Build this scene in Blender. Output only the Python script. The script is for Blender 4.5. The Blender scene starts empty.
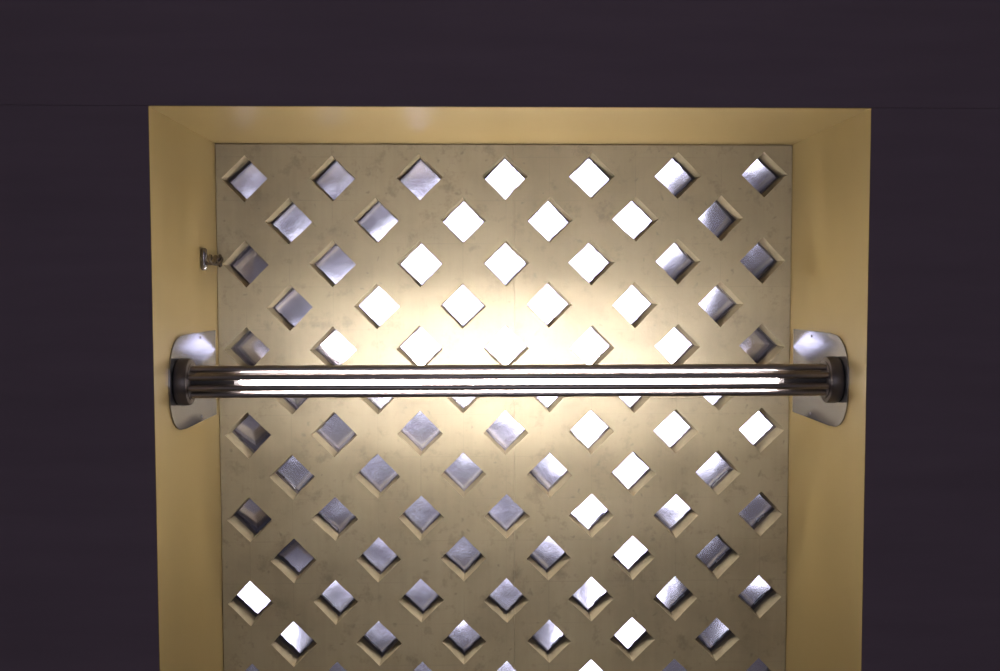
import bpy, bmesh, math, random
from mathutils import Vector, noise
from mathutils.geometry import delaunay_2d_cdt

# ---------------------------------------------------------------- camera, world, light, exposure
S = bpy.context.scene
COL = S.collection
rnd = random.Random(7)

cam_d = bpy.data.cameras.new('camera')
cam = bpy.data.objects.new('camera', cam_d)
COL.objects.link(cam)
cam.location = (-0.0602, -2.2155, -0.3038)
cam.rotation_euler = (math.pi / 2 - 0.0560, 0.0013, -0.0270)
cam_d.sensor_width = 36.0
cam_d.lens = 36.0 * 1059.1 / 1000.0
cam_d.shift_x = -(506 - 500) / 1000.0
cam_d.shift_y = (350 - 335.5) / 1000.0
cam_d.clip_start = 0.02
S.camera = cam

w = bpy.data.worlds.new('world')
S.world = w
w.use_nodes = True
w.node_tree.nodes['Background'].inputs[0].default_value = (0.55, 0.65, 1.0, 1)
w.node_tree.nodes['Background'].inputs[1].default_value = 0.3

S.view_settings.view_transform = 'Standard'
S.view_settings.look = 'None'
S.view_settings.exposure = 0.0
S.view_settings.gamma = 1.0
S.view_settings.use_curve_mapping = False

LAMP_STRENGTH = 330.0
WINDOW_STRENGTH = 6.0

# ---------------------------------------------------------------- helpers
def new_obj(name, me, mat=None, parent=None, **props):
    o = bpy.data.objects.new(name, me)
    COL.objects.link(o)
    if mat is not None and me is not None and not me.materials:
        me.materials.append(mat)
    if parent is not None:
        o.parent = parent
    for k, v in props.items():
        o[k] = v
    return o

def thing(name, label, cat, loc=(0, 0, 0), group=None):
    o = new_obj(name, None, label=label, category=cat)
    o.location = loc
    if group:
        o['group'] = group
    return o

def mesh_from_bm(name, bm, smooth=False):
    bmesh.ops.recalc_face_normals(bm, faces=bm.faces)
    me = bpy.data.meshes.new(name)
    bm.to_mesh(me)
    bm.free()
    if smooth:
        for p in me.polygons:
            p.use_smooth = True
        try:
            me.set_sharp_from_angle(angle=math.radians(40))
        except Exception:
            pass
    return me

def add_box(bm, x0, x1, y0, y1, z0, z1):
    vs = [bm.verts.new((x, y, z)) for x in (x0, x1) for y in (y0, y1) for z in (z0, z1)]
    for f in ((0, 1, 3, 2), (4, 6, 7, 5), (0, 4, 5, 1), (2, 3, 7, 6), (0, 2, 6, 4), (1, 5, 7, 3)):
        bm.faces.new([vs[i] for i in f])

def box_obj(name, b, mat, parent=None, **props):
    bm = bmesh.new()
    add_box(bm, *b)
    return new_obj(name, mesh_from_bm(name, bm), mat, parent, **props)

def add_lathe_x(bm, prof, n=40, c=(0, 0)):
    """profile of (x, r) turned about the X axis through (y, z) = c"""
    rings = []
    for x, r in prof:
        if r < 1e-6:
            rings.append([bm.verts.new((x, c[0], c[1]))])
        else:
            rings.append([bm.verts.new((x, c[0] + r * math.cos(2 * math.pi * k / n),
                                        c[1] + r * math.sin(2 * math.pi * k / n))) for k in range(n)])
    for a, b in zip(rings[:-1], rings[1:]):
        for k in range(n):
            k2 = (k + 1) % n
            if len(a) == 1:
                bm.faces.new((a[0], b[k], b[k2]))
            elif len(b) == 1:
                bm.faces.new((a[k], a[k2], b[0]))
            else:
                bm.faces.new((a[k], a[k2], b[k2], b[k]))

def add_tube(bm, pts, r, n=8, closed=False):
    pts = [Vector(p) for p in pts]
    rings = []
    N = len(pts)
    for i, p in enumerate(pts):
        if closed:
            t = pts[(i + 1) % N] - pts[i - 1]
        else:
            t = pts[min(i + 1, N - 1)] - pts[max(i - 1, 0)]
        t.normalize()
        u = t.cross(Vector((0.13, 0.31, 0.94)))
        u.normalize()
        v = t.cross(u)
        rings.append([bm.verts.new(p + r * (u * math.cos(2 * math.pi * k / n) + v * math.sin(2 * math.pi * k / n)))
                      for k in range(n)])
    for i in range(N if closed else N - 1):
        a, b = rings[i], rings[(i + 1) % N]
        for k in range(n):
            bm.faces.new((a[k], a[(k + 1) % n], b[(k + 1) % n], b[k]))
    if not closed:
        bm.faces.new(rings[0])
        bm.faces.new(rings[-1])

# ---------------------------------------------------------------- materials
def mat_base(name):
    m = bpy.data.materials.new(name)
    m.use_nodes = True
    nt = m.node_tree
    return m, nt, nt.nodes['Principled BSDF']

def N(nt, t, **kw):
    n = nt.nodes.new(t)
    for k, v in kw.items():
        if k.startswith('_'):
            setattr(n, k[1:], v)
        else:
            n.inputs[k].default_value = v
    return n

def ramp(nt, fac, stops):
    r = nt.nodes.new('ShaderNodeValToRGB')
    nt.links.new(fac, r.inputs[0])
    e = r.color_ramp.elements
    while len(e) < len(stops):
        e.new(0.5)
    for i, (p, c) in enumerate(stops):
        e[i].position = p
        e[i].color = (*c, 1) if len(c) == 3 else c
    return r.outputs[0]

def mixc(nt, fac, a, b, mode='MIX'):
    n = nt.nodes.new('ShaderNodeMix')
    n.data_type = 'RGBA'
    n.blend_type = mode
    for sock, v in ((n.inputs[0], fac), (n.inputs[6], a), (n.inputs[7], b)):
        if hasattr(v, 'is_linked'):
            nt.links.new(v, sock)
        elif isinstance(v, (int, float)):
            sock.default_value = v
        else:
            sock.default_value = (*v, 1)
    return n.outputs[2]

def bump(nt, bsdf, h, strength, dist):
    b = nt.nodes.new('ShaderNodeBump')
    b.inputs['Strength'].default_value = strength
    b.inputs['Distance'].default_value = dist
    nt.links.new(h, b.inputs['Height'])
    nt.links.new(b.outputs[0], bsdf.inputs['Normal'])

def texco(nt, scale=(1, 1, 1)):
    t = nt.nodes.new('ShaderNodeTexCoord')
    m = nt.nodes.new('ShaderNodeMapping')
    m.inputs['Scale'].default_value = scale
    nt.links.new(t.outputs['Object'], m.inputs[0])
    return m.outputs[0]

def noise_tex(nt, vec, scale, detail=4, rough=0.55):
    n = N(nt, 'ShaderNodeTexNoise', Scale=scale, Detail=detail, Roughness=rough)
    nt.links.new(vec, n.inputs['Vector'])
    return n.outputs[0]

def plain(name, col, rough=0.6, metal=0.0, var=0.12, scale=30, spec=0.5, stretch=(1, 1, 1), bmp=0.0):
    m, nt, b = mat_base(name)
    v = texco(nt, stretch)
    n = noise_tex(nt, v, scale)
    c = ramp(nt, n, [(0.3, tuple(x * (1 - var) for x in col)), (0.7, tuple(min(1, x * (1 + var)) for x in col))])
    nt.links.new(c, b.inputs['Base Color'])
    b.inputs['Roughness'].default_value = rough
    b.inputs['Metallic'].default_value = metal
    b.inputs['Specular IOR Level'].default_value = spec
    if bmp:
        bump(nt, b, n, bmp, 0.002)
    return m

PITCH_X, PITCH_Z = 0.0900, 0.0893
HX0, HZ0 = -0.54, -0.0672

def board_material():
    m, nt, b = mat_base('tan_board')
    v = texco(nt)
    n1 = noise_tex(nt, v, 5.0, 6, 0.6)
    base = ramp(nt, n1, [(0.3, (0.110, 0.086, 0.048)), (0.52, (0.172, 0.141, 0.084)), (0.75, (0.21, 0.172, 0.112))])
    # brushed streaks
    vs = texco(nt, (60, 1, 4))
    n2 = noise_tex(nt, vs, 1.0, 3)
    base = mixc(nt, 0.15, base, ramp(nt, n2, [(0.35, (0.13, 0.10, 0.065)), (0.65, (0.24, 0.195, 0.125))]))
    # small dark nicks and stains
    vo = N(nt, 'ShaderNodeTexVoronoi', _voronoi_dimensions='2D', Scale=16.0, Randomness=1.0)
    s0 = nt.nodes.new('ShaderNodeSeparateXYZ'); c0 = nt.nodes.new('ShaderNodeCombineXYZ')
    wob = nt.nodes.new('ShaderNodeMixRGB')
    nz = N(nt, 'ShaderNodeTexNoise', Scale=40.0, Detail=2.0)
    nt.links.new(v, nz.inputs['Vector'])
    wob.inputs[0].default_value = 0.035
    nt.links.new(v, wob.inputs[1])
    nt.links.new(nz.outputs[1], wob.inputs[2])
    nt.links.new(wob.outputs[0], s0.inputs[0])
    nt.links.new(s0.outputs[0], c0.inputs[0]); nt.links.new(s0.outputs[2], c0.inputs[1])
    nt.links.new(c0.outputs[0], vo.inputs['Vector'])
    spot = ramp(nt, vo.outputs['Distance'], [(0.015, (1, 1, 1)), (0.07, (0, 0, 0))])
    gate = ramp(nt, noise_tex(nt, v, 9.0, 2), [(0.47, (0, 0, 0)), (0.53, (1, 1, 1))])
    sp = mixc(nt, 1.0, spot, gate, 'MULTIPLY')
    base = mixc(nt, mixc(nt, 1.0, sp, (0.65, 0.65, 0.65), 'MULTIPLY'), base, (0.04, 0.028, 0.018))
    # cloudy smudges
    sm = ramp(nt, noise_tex(nt, v, 22.0, 5, 0.7), [(0.54, (0, 0, 0)), (0.68, (0.9, 0.9, 0.9))])
    base = mixc(nt, sm, base, (0.085, 0.06, 0.034))
    # faint pencil setting-out grid through the corners of the diamonds
    tc = nt.nodes.new('ShaderNodeTexCoord')
    sx = nt.nodes.new('ShaderNodeSeparateXYZ')
    nt.links.new(tc.outputs['Object'], sx.inputs[0])
    lines = []
    for out, off, pitch in ((sx.outputs[0], HX0, PITCH_X), (sx.outputs[2], HZ0, PITCH_Z)):
        a = N(nt, 'ShaderNodeMath', _operation='SUBTRACT')
        nt.links.new(out, a.inputs[0]); a.inputs[1].default_value = off
        p = N(nt, 'ShaderNodeMath', _operation='PINGPONG')
        nt.links.new(a.outputs[0], p.inputs[0]); p.inputs[1].default_value = pitch / 2
        l = N(nt, 'ShaderNodeMath', _operation='LESS_THAN')
        nt.links.new(p.outputs[0], l.inputs[0]); l.inputs[1].default_value = 0.0009
        lines.append(l.outputs[0])
    mx = N(nt, 'ShaderNodeMath', _operation='MAXIMUM')
    nt.links.new(lines[0], mx.inputs[0]); nt.links.new(lines[1], mx.inputs[1])
    brk = ramp(nt, noise_tex(nt, v, 7.0, 2), [(0.42, (0, 0, 0)), (0.62, (0.4, 0.4, 0.4))])
    fac = mixc(nt, 1.0, mx.outputs[0], brk, 'MULTIPLY')
    base = mixc(nt, fac, base, (0.09, 0.07, 0.045))
    nt.links.new(base, b.inputs['Base Color'])
    b.inputs['Roughness'].default_value = 0.46
    b.inputs['IOR'].default_value = 2.0          # varnished face
    b.inputs['Specular IOR Level'].default_value = 0.6
    b.inputs['Specular Tint'].default_value = (1.0, 0.9, 0.7, 1)
    bump(nt, b, noise_tex(nt, v, 55.0, 5), 0.25, 0.002)
    return m

def foil_material():
    m, nt, b = mat_base('foil')
    t = nt.nodes.new('ShaderNodeTexCoord')
    info = nt.nodes.new('ShaderNodeObjectInfo')
    ad = nt.nodes.new('ShaderNodeVectorMath'); ad.operation = 'ADD'
    ml = nt.nodes.new('ShaderNodeVectorMath'); ml.operation = 'SCALE'
    cb = nt.nodes.new('ShaderNodeCombineXYZ')
    for i in range(3):
        nt.links.new(info.outputs['Random'], cb.inputs[i])
    nt.links.new(cb.outputs[0], ml.inputs[0]); ml.inputs['Scale'].default_value = 17.0
    nt.links.new(t.outputs['Object'], ad.inputs[0]); nt.links.new(ml.outputs[0], ad.inputs[1])
    n = noise_tex(nt, ad.outputs[0], 22.0, 4, 0.6)
    c = ramp(nt, n, [(0.3, (0.66, 0.62, 0.72)), (0.7, (0.86, 0.84, 0.90))])
    nt.links.new(c, b.inputs['Base Color'])
    b.inputs['Metallic'].default_value = 0.88
    b.inputs['Roughness'].default_value = 0.15
    bump(nt, b, n, 0.07, 0.003)
    return m

def emit_material(name, col, strength):
    m = bpy.data.materials.new(name)
    m.use_nodes = True
    nt = m.node_tree
    nt.nodes.clear()
    e = nt.nodes.new('ShaderNodeEmission')
    e.inputs[0].default_value = (*col, 1)
    e.inputs[1].default_value = strength
    o = nt.nodes.new('ShaderNodeOutputMaterial')
    nt.links.new(e.outputs[0], o.inputs[0])
    return m

M_board = board_material()
M_sawn = plain('sawn_edge', (0.33, 0.275, 0.175), 0.8, 0.0, 0.12, 60)
M_backing = plain('dark_backing', (0.15, 0.125, 0.115), 0.8)
M_foil = foil_material()
M_foil_edge = plain('foil_edge', (0.85, 0.85, 0.92), 0.35, 0.6, 0.05)
M_trim = plain('yellow_paint', (0.25, 0.182, 0.074), 0.36, 0.0, 0.05, 4.0, 0.5, (1, 1, 1), 0.05)
M_trim.node_tree.nodes['Principled BSDF'].inputs['IOR'].default_value = 1.65
M_wall = plain('plum_grey_paint', (0.165, 0.121, 0.150), 0.75, 0.0, 0.06, 3.0, 0.2, (1, 1, 8), 0.1)
M_floor = plain('floor_boards', (0.12, 0.08, 0.06), 0.5, 0.0, 0.3, 6.0)
M_ceil = plain('ceiling_paint', (0.30, 0.28, 0.30), 0.9)
M_plate = plain('brushed_aluminium', (0.36, 0.36, 0.41), 0.17, 0.92, 0.08, 3.0, 0.5, (1, 2, 60))
M_collar = plain('dark_metal', (0.10, 0.085, 0.085), 0.42, 0.5, 0.1)
M_rod = plain('steel_rod', (0.24, 0.21, 0.205), 0.34, 0.9, 0.06)
M_socket = plain('socket_black', (0.03, 0.025, 0.025), 0.6)
M_steel = plain('latch_steel', (0.22, 0.2, 0.2), 0.25, 1.0, 0.2, 90)
M_lamp = emit_material('lamp_glass', (1.0, 0.95, 0.93), LAMP_STRENGTH)
# emission graded down towards the ends, added so the board's glow peaks mid-width
nt = M_lamp.node_tree
sx = nt.nodes.new('ShaderNodeSeparateXYZ')
nt.links.new(texco(nt), sx.inputs[0])
ab = N(nt, 'ShaderNodeMath', _operation='ABSOLUTE')
nt.links.new(sx.outputs[0], ab.inputs[0])
mr = N(nt, 'ShaderNodeMapRange')
nt.links.new(ab.outputs[0], mr.inputs['Value'])
for k_, v_ in (('From Min', 0.05), ('From Max', 0.47), ('To Min', LAMP_STRENGTH), ('To Max', LAMP_STRENGTH * 0.3)):
    mr.inputs[k_].default_value = v_
nt.links.new(mr.outputs[0], nt.nodes['Emission'].inputs[1])
M_window = emit_material('frosted_window_light', (0.82, 0.83, 1.0), WINDOW_STRENGTH)
M_frame = plain('window_frame_paint', (0.35, 0.33, 0.33), 0.5)

# ---------------------------------------------------------------- setting
D = 0.4373            # depth of the niche
ZB = -1.30            # bottom of the niche
RX, RY, ZT, ZF = 2.3, -5.4, 0.62, -1.92
T = 0.10
def struct(name, b, mat):
    return box_obj(name, b, mat, kind='structure')
G = 0.0006            # open joint between the wall panels
struct('wall_upper', (-RX, RX, -D, -D + T, 0.001 + G, ZT), M_wall)
struct('wall_left', (-RX, -0.6012, -D, -D + T, ZF, 0.001), M_wall)
struct('wall_right', (0.6012, RX, -D, -D + T, ZF, 0.001), M_wall)
struct('wall_lower', (-0.6012, 0.6012, -D, -D + T, ZF, ZB - 0.0012), M_wall)
struct('wall_west', (-RX - T, -RX, RY, -D + T, ZF, ZT), M_wall)
struct('wall_east', (RX, RX + T, RY, -D + T, ZF, ZT), M_wall)
struct('floor', (-RX - T, RX + T, RY - T, -D + T, ZF - T, ZF), M_floor)
struct('ceiling', (-RX - T, RX + T, RY - T, -D + T, ZT, ZT + T), M_ceil)

# back wall with the daylight window the foil looks into
WX0, WX1, WZ0, WZ1 = -0.75, 0.75, -1.05, 0.25
bm = bmesh.new()
add_box(bm, -RX - T, WX0, RY - T, RY, ZF, ZT)
add_box(bm, WX1, RX + T, RY - T, RY, ZF, ZT)
add_box(bm, WX0, WX1, RY - T, RY, WZ1, ZT)
add_box(bm, WX0, WX1, RY - T, RY, ZF, WZ0)
new_obj('wall_south', mesh_from_bm('wall_south', bm), M_wall, kind='structure')
win = new_obj('window_1', None, kind='structure')
win.location = (0, RY, 0)
box_obj('pane', (WX0 + .05, WX1 - .05, -0.062, -0.056, WZ0 + .05, WZ1 - .05), M_window, win)
bm = bmesh.new()
add_box(bm, WX0, WX0 + .05, -0.08, -0.03, WZ0, WZ1)
add_box(bm, WX1 - .05, WX1, -0.08, -0.03, WZ0, WZ1)
add_box(bm, WX0 + .05, WX1 - .05, -0.08, -0.03, WZ0, WZ0 + .05)
add_box(bm, WX0 + .05, WX1 - .05, -0.08, -0.03, WZ1 - .05, WZ1)
new_obj('window_frame', mesh_from_bm('window_frame', bm), M_frame, win)

# niche lining: four yellow boards mitred at the corners; their front edges finish flush with the wall
t = 0.001
def lining(name, A, B):
    def out(p):
        return (p[0] + (t if p[0] > 0 else -t), p[1] + (t if p[1] > -0.5 else -t))
    y0, y1 = -D - 0.001, 0.13
    P = (A, B, out(B), out(A))
    bm = bmesh.new()
    vs = [[bm.verts.new((p[0], y, p[1])) for p in P] for y in (y0, y1)]
    bm.faces.new(vs[0]); bm.faces.new(vs[1][::-1])
    for k in range(4):
        bm.faces.new((vs[0][k], vs[1][k], vs[1][(k + 1) % 4], vs[0][(k + 1) % 4]))
    return new_obj(name, mesh_from_bm(name, bm), M_trim, kind='structure')
lining('trim_top', (-0.6, 0.0), (0.6, 0.0))
lining('trim_left', (-0.6, ZB), (-0.6, 0.0))
lining('trim_right', (0.6, 0.0), (0.6, ZB))
lining('trim_bottom', (0.6, ZB), (-0.6, ZB))

# ---------------------------------------------------------------- the lattice screen
screen = thing('lattice_screen', 'tan board screen pierced by rows of diamond holes backed with silver foil', 'screen', (0, 0, ZB))
OFF = Vector((0, 0, -ZB))
HALF = 0.0455
T_BOARD, T_BACK = 0.052, 0.072
SEAM = 0.0166
NROWS = 14
holes = []
for j in range(NROWS):
    n = 7 if j % 2 == 0 else 6
    for i in range(n):
        x = HX0 + 2 * PITCH_X * i + (0 if j % 2 == 0 else PITCH_X)
        z = HZ0 - PITCH_Z * j
        z += 0.0045 * (x / 0.54) * max(0, 1 - j / 14)
        holes.append((i, j, x + rnd.uniform(-.0012, .0012), z + rnd.uniform(-.0012, .0012)))

def diamond(cx, cz, h, seg, jit, r, corner=0.0):
    """counter-clockwise outline; corners at right, top, left, bottom"""
    C = [(cx + h, cz), (cx, cz + h), (cx - h, cz), (cx, cz - h)]
    C = [(x + r.uniform(-1, 1) * 0.0012, z + r.uniform(-1, 1) * 0.0012) for x, z in C]
    pts = []
    for k in range(4):
        a, b = C[k], C[(k + 1) % 4]
        for s in range(seg):
            u = s / seg
            p = [a[0] + (b[0] - a[0]) * u, a[1] + (b[1] - a[1]) * u]
            if s:
                p[0] += r.uniform(-jit, jit); p[1] += r.uniform(-jit, jit)
            pts.append(tuple(p))
    return pts

def lattice_mesh(name, x0, x1, y0, y1, seg, jit, seed, taper=0.0):
    """flat sheet of thickness y0..y1 between x0 and x1, with the diamonds cut through"""
    r = random.Random(seed)
    z0, z1 = ZB + 0.002, -0.002
    co, ed = [], []
    def loop(pts):
        s = len(co)
        co.extend(Vector(p) for p in pts)
        ed.extend((s + k, s + (k + 1) % len(pts)) for k in range(len(pts)))
    loop([(x0, z0), (x1, z0), (x1, z1), (x0, z1)])
    ds = [diamond(h[2], h[3], HALF, seg, jit, r) for h in holes]
    for dpts, h in zip(ds, holes):
        if h[2] + HALF > x0 - .02 and h[2] - HALF < x1 + .02:
            loop(dpts)
    vo, eo, fo, *_ = delaunay_2d_cdt([Vector(c) for c in co], ed, [], 0, 1e-6)
    def inside(p, poly):
        c = False
        for k in range(len(poly)):
            a, b = poly[k - 1], poly[k]
            if (a[1] > p[1]) != (b[1] > p[1]) and p[0] < (b[0] - a[0]) * (p[1] - a[1]) / (b[1] - a[1]) + a[0]:
                c = not c
        return c
    keep = []
    for f in fo:
        c = sum((vo[i] for i in f), Vector((0, 0))) / len(f)
        if not (x0 < c[0] < x1 and z0 < c[1] < z1):
            continue
        if any(abs(c[0] - h[2]) < 0.06 and abs(c[1] - h[3]) < 0.06 and inside(c, dp) for h, dp in zip(holes, ds)):
            continue
        keep.append(f)
    bm = bmesh.new()
    def flare(v):
        # the saw left each hole a little wider at the face
        if taper and x0 < v[0] < x1 and z0 < v[1] < z1:
            for h in holes:
                d = Vector((v[0] - h[2], v[1] - h[3]))
                if abs(d[0]) + abs(d[1]) < 0.052:
                    return v[0] + d[0] * taper, v[1] + d[1] * taper
        return v[0], v[1]
    fr = [bm.verts.new((flare(v)[0], y0, flare(v)[1] - ZB)) for v in vo]
    bk = [bm.verts.new((v[0], y1, v[1] - ZB)) for v in vo]
    from collections import Counter
    cnt = Counter()
    for f in keep:
        for k in range(3):
            cnt[frozenset((f[k], f[(k + 1) % 3]))] += 1
    for f in keep:
        bm.faces.new([fr[i] for i in f])
        bm.faces.new([bk[i] for i in reversed(f)])
        for k in range(3):
            a, b = f[k], f[(k + 1) % 3]
            if cnt[frozenset((a, b))] == 1:
                bm.faces.new((fr[b], fr[a], bk[a], bk[b])).material_index = 1
    bmesh.ops.delete(bm, geom=[v for v in bm.verts if not v.link_faces], context='VERTS')
    me = mesh_from_bm(name, bm)
    me.materials.append(M_board if taper else M_backing)
    me.materials.append(M_sawn if taper else M_backing)
    return me

XS = 0.5985
new_obj('board', lattice_mesh('board', -XS, SEAM - 0.0003, 0, T_BOARD, 5, 0.0005, 11, 0.055), M_board, screen)
new_obj('board', lattice_mesh('board', SEAM + 0.0003, XS, 0, T_BOARD, 5, 0.0005, 11, 0.055), M_board, screen)
new_obj('backing_grid', lattice_mesh('backing_grid', -XS, XS, T_BOARD, T_BACK, 9, 0.0011, 23), M_backing, screen)

# Foil behind every hole: each piece is bent its own way, so each looks into another part of the room.
# (level, gradient direction in degrees or None, bend) : 255 = looks straight into the window, lower = looks further past it
TILES = [
 [(165,310,0),(165,310,0),(190,290,.2),(255,0,0),(255,0,0),(240,135,.7),(135,120,1)],
 [(170,310,0),(188,310,.3),(255,0,0),(255,0,0),(255,0,0),(125,170,.9)],
 [(100,300,.4),(175,300,.3),(250,0,0),(255,0,0),(255,0,0),(205,135,1),(110,120,.5)],
 [(130,310,.3),(250,0,0),(255,0,0),(255,0,0),(255,0,0),(200,150,1.2)],
 [(75,None,0),(238,30,.9),(255,0,0),(255,0,0),(255,0,0),(255,180,0),(90,None,0)],
 [(110,90,.2),(210,0,.2),(245,0,0),(255,0,0),(255,0,0),(255,0,0)],
 [(58,90,.1),(135,90,.1),(178,90,.2),(228,60,.3),(255,0,0),(255,0,0),(255,180,0)],
 [(115,90,.1),(150,90,.1),(175,90,.1),(225,40,.5),(255,0,0),(238,135,1.1)],
 [(68,90,0),(130,90,0),(150,90,0),(158,90,0),(250,0,0),(240,60,.5),(100,120,.3)],
 [(95,270,1),(145,90,0),(150,90,0),(190,60,.5),(255,0,0),(115,135,.9)],
 [(255,0,0),(165,90,.2),(155,90,.2),(162,90,.2),(240,0,.5),(225,150,1),(165,80,1.2)],
 [(205,180,1),(150,90,.2),(170,90,.6),(190,0,.6),(255,0,0),(112,0,.5)],
 [(160,90,0),(160,90,0),(190,90,0),(230,90,0),(250,0,0),(170,90,0),(120,90,0)],
 [(160,90,0),(160,90,0),(190,90,0),(250,90,0),(200,90,0),(120,90,0)],
]
OFFSETS = {(5,0): 0.761,(6,0): 1.004,(5,1): 1.069,(5,2): 0.903,(6,2): 1.261,(5,3): 1.037,(1,4): 1.134,(0,6): 3.2,(1,6): 1.11,(2,6): 0.923,(3,6): 0.807,(0,7): 1.041,(1,7): 0.966,(2,7): 0.908,(3,7): 0.95,(5,7): 0.861,(0,8): 3.2,(1,8): 1.087,(2,8): 0.952,(3,8): 0.9,(5,8): 0.702,(6,8): 1.146,(0,9): 1.735,(1,9): 0.9,(2,9): 1.001,(3,9): 0.951,(5,9): 1.168,(1,10): 0.84,(2,10): 0.926,(3,10): 0.857,(4,10): 0.672,(5,10): 0.81,(6,10): 0.743,(0,11): 0.903,(1,11): 0.926,(2,11): 0.812,(3,11): 0.944,(5,11): 1.181,(0,0): 1.072,(1,0): 1.053,(2,0): 0.904,(0,1): 1.019,(1,1): 0.961,(0,2): 1.889,(1,2): 0.978,(0,3): 1.235}
CAMP = Vector((-0.0602, -2.2155, -0.3038))
WC = Vector(((WX0 + WX1) / 2, RY, (WZ0 + WZ1) / 2))
Y_TILE = 0.088
def level_to_offset(L):
    return 0.0 if L >= 250 else 0.6 + 1.7 * (1 - L / 255)
for (i, j, x, z) in holes:
    L, ang, bend = TILES[j][i]
    off = OFFSETS.get((i, j), level_to_offset(L))
    flat = ang is None
    ang = ang or 0
    g = Vector((math.cos(math.radians(ang)), 0, math.sin(math.radians(ang))))
    # the bright edge of the piece is the one nearest the window, so look past it on the other side
    aim = WC - g * off
    # rows of shadowed pieces: keep inside the room
    p = Vector((x, Y_TILE, z))
    nrm = ((CAMP - p).normalized() + (aim - p).normalized()).normalized()
    if flat:
        nrm = Vector((math.copysign(0.12, x), -1, 0.015)).normalized()
    h = 0.0545
    y_t = T_BACK + 0.0015 + h * max(abs(nrm.x / nrm.y), abs(nrm.z / nrm.y))
    n = 8
    bm = bmesh.new()
    k = bend * 1.1
    grid = []
    for a in range(n + 1):
        row = []
        for b in range(n + 1):
            u, v = (a / n * 2 - 1), (b / n * 2 - 1)
            lx, lz = h * (u - v) / 2, h * (u + v) / 2
            s = lx * g.x + lz * g.z
            dy = (nrm.x / -nrm.y) * lx + (nrm.z / -nrm.y) * lz      # tilt
            dy += 0.5 * k * s * s + 0.0003 * noise.noise(Vector((lx * 30 + i * 7.3, lz * 30, j * 5.1)))
            row.append(bm.verts.new((x + lx, y_t + dy, z + lz - ZB)))
        grid.append(row)
    for a in range(n):
        for b in range(n):
            bm.faces.new((grid[a][b], grid[a + 1][b], grid[a + 1][b + 1], grid[a][b + 1]))
    me = bpy.data.meshes.new('foil_tile')
    bmesh.ops.recalc_face_normals(bm, faces=bm.faces)
    ext = bmesh.ops.extrude_face_region(bm, geom=bm.faces[:])
    for v in ext['geom']:
        if isinstance(v, bmesh.types.BMVert):
            v.co.y += 0.0008
    me = mesh_from_bm('foil_tile', bm, True)
    new_obj('foil_tile', me, M_foil, screen)

# torn foil curling over the lower edge of some holes
for (i, j) in ((6, 10), (5, 11), (6, 8), (5, 7), (5, 9), (4, 10), (3, 11), (1, 10), (1, 8), (0, 7), (4, 8), (1, 11), (5, 10)):
    hh = [q for q in holes if q[0] == i and q[1] == j][0]
    x, z = hh[2], hh[3]
    r = random.Random(i * 13 + j)
    side = 1 if i >= 3 else -1
    bm = bmesh.new()
    a, b = r.uniform(0.05, 0.35), r.uniform(0.6, 0.95)
    pts = []
    for k in range(9):
        u = a + (b - a) * k / 8
        d = HALF - 0.0012 + r.uniform(-.0012, .0006)
        pts.append((x + side * d * u, T_BACK - 0.003 + r.uniform(-.002, .002), z - d * (1 - u) - ZB))
    add_tube(bm, pts, 0.0011, 5)
    new_obj('foil_edge', mesh_from_bm('foil_edge', bm, True), M_foil_edge, screen)

# ---------------------------------------------------------------- bar lamp
LY, LZ = -0.303, -0.4668
XE = 0.5965
lamp = thing('bar_lamp', 'horizontal cage of steel rods around a glowing tube lamp spanning the niche', 'lamp', (0, LY, LZ))
bm = bmesh.new()
add_lathe_x(bm, [(-0.488, 0), (-0.488, 0.002), (-0.476, 0.007), (-0.455, 0.0101), (-0.43, 0.0115), (0.43, 0.0115), (0.455, 0.0101), (0.476, 0.007), (0.488, 0.002), (0.488, 0)], 12)
new_obj('lamp_tube', mesh_from_bm('lamp_tube', bm, True), M_lamp, lamp)
for s in (-1, 1):
    bm = bmesh.new()
    add_lathe_x(bm, [(s * 0.4885, 0), (s * 0.4885, 0.006), (s * 0.495, 0.0125), (s * 0.5724, 0.0125), (s * 0.5724, 0)], 20)
    new_obj('lamp_socket', mesh_from_bm('lamp_socket', bm, True), M_socket, lamp)
    bm = bmesh.new()
    x = lambda v: s * v
    add_lathe_x(bm, [(x(XE - .0006), 0), (x(XE - .0006), 0.041), (x(XE - 0.003), 0.0425), (x(0.578), 0.0425), (x(0.575), 0.041),
                     (x(0.574), 0.034), (x(0.5725), 0.033), (x(0.5725), 0)], 48)
    new_obj('collar', mesh_from_bm('collar', bm, True), M_collar, lamp)
bm = bmesh.new()
add_lathe_x(bm, [(-0.573, 0), (-0.573, 0.0055), (0.573, 0.0055), (0.573, 0)], 20)
rod_me = mesh_from_bm('rod', bm, True)
for k in range(8):
    a = math.radians(22.5 + 45 * k)
    o = new_obj('rod', rod_me, M_rod, lamp)
    o.location = (0, 0.0248 * math.cos(a), 0.0248 * math.sin(a))

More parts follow.
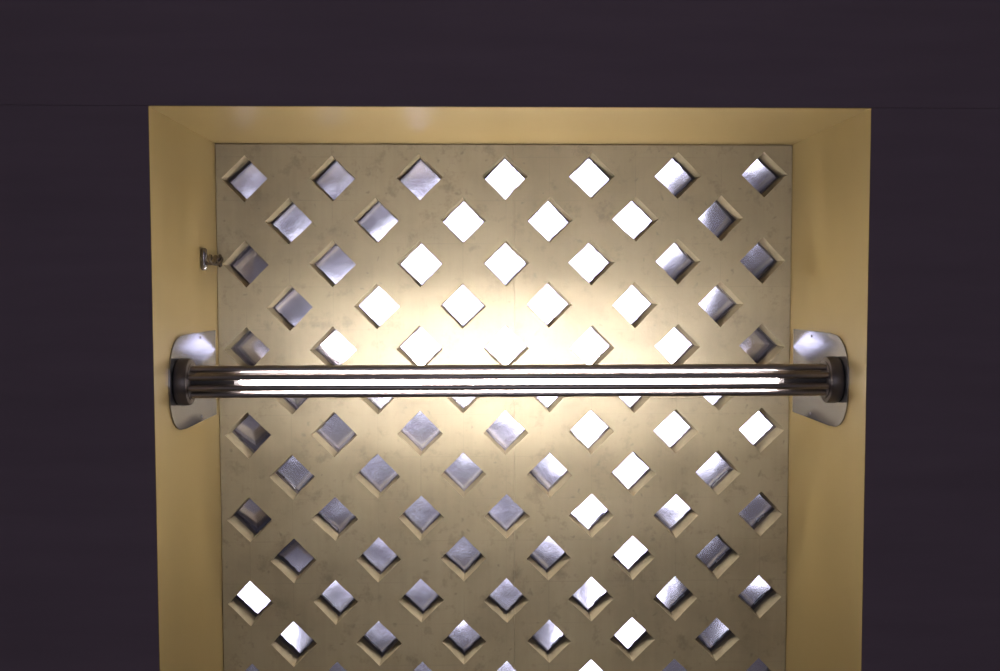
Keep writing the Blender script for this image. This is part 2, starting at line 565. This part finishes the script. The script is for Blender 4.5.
# wall plates carrying the lamp
def plate(side, label):
    t = thing('mounting_plate', label, 'plate', (side * 0.5996, LY, LZ), 'lamp mounting plates')
    zt, zb, yb = -0.384 - LZ, -0.557 - LZ, -0.030 - LY
    prof = [(yb, zt), (-0.235 - LY, zt)]
    for k in range(0, 13):
        a = math.radians(90 + 180 * k / 12)
        zc = (zt + zb) / 2
        # flattened round nose
        prof.append((-0.259 - LY + 0.10 * math.copysign(abs(math.cos(a)) ** 0.75, math.cos(a)),
                     zc + (zt - zc) * math.copysign(abs(math.sin(a)) ** 0.8, math.sin(a))))
    prof += [(-0.235 - LY, zb), (yb, zb)]
    bm = bmesh.new()
    a = [bm.verts.new((0, p[0], p[1])) for p in prof]
    b = [bm.verts.new((-side * 0.0025, p[0], p[1])) for p in prof]
    bm.faces.new(a); bm.faces.new(b[::-1])
    for k in range(len(prof)):
        bm.faces.new((a[k], a[(k + 1) % len(prof)], b[(k + 1) % len(prof)], b[k]))
    new_obj('plate', mesh_from_bm('plate', bm), M_plate, t)
    for (yy, zz) in ((-0.15 - LY, zt - 0.010), (-0.15 - LY, zb + 0.010)):
        bm = bmesh.new()
        add_lathe_x(bm, [(-side * 0.0025, 0), (-side * 0.0025, 0.0032), (-side * 0.0036, 0.0026), (-side * 0.0038, 0)], 12, (yy, zz))
        new_obj('screw', mesh_from_bm('screw', bm, True), M_collar, t)
    return t
plate(-1, 'brushed aluminium plate with rounded nose on the left yellow niche side')
plate(1, 'brushed aluminium plate with rounded nose on the right yellow niche side')

# ---------------------------------------------------------------- little latch on the left side
latch = thing('hook_latch', 'small steel hook latch with twisted links high on the left niche side', 'latch', (-0.5998, -0.128, -0.242))
bm = bmesh.new()
segs = 10
prof = [(-0.022, 0.0), (-0.0215, 0.004), (-0.019, 0.0062), (-0.006, 0.0066), (0.0, 0.0050), (0.006, 0.0066), (0.019, 0.0062), (0.0215, 0.004), (0.022, 0.0)]
add_lathe_x(bm, prof, 14)
for v in bm.verts:
    v.co = Vector((v.co.y + 0.0068, v.co.z, v.co.x))
new_obj('barrel', mesh_from_bm('barrel', bm, True), M_steel, latch)
for ph in (0, math.pi):
    bm = bmesh.new()
    pts = []
    for k in range(25):
        u = k / 24
        a = ph + u * 2.2 * math.pi
        pts.append((0.012 + 0.007 * math.cos(a), 0.004 + u * 0.098, 0.0085 * math.sin(a)))
    add_tube(bm, pts, 0.0028, 6)
    new_obj('twisted_link', mesh_from_bm('twisted_link', bm, True), M_steel, latch)
bm = bmesh.new()
pts = [(0.012, 0.108 + 0.008 * math.cos(a), 0.011 * math.sin(a)) for a in [2 * math.pi * k / 16 for k in range(16)]]
add_tube(bm, pts, 0.003, 6, True)
new_obj('eye', mesh_from_bm('eye', bm, True), M_steel, latch)
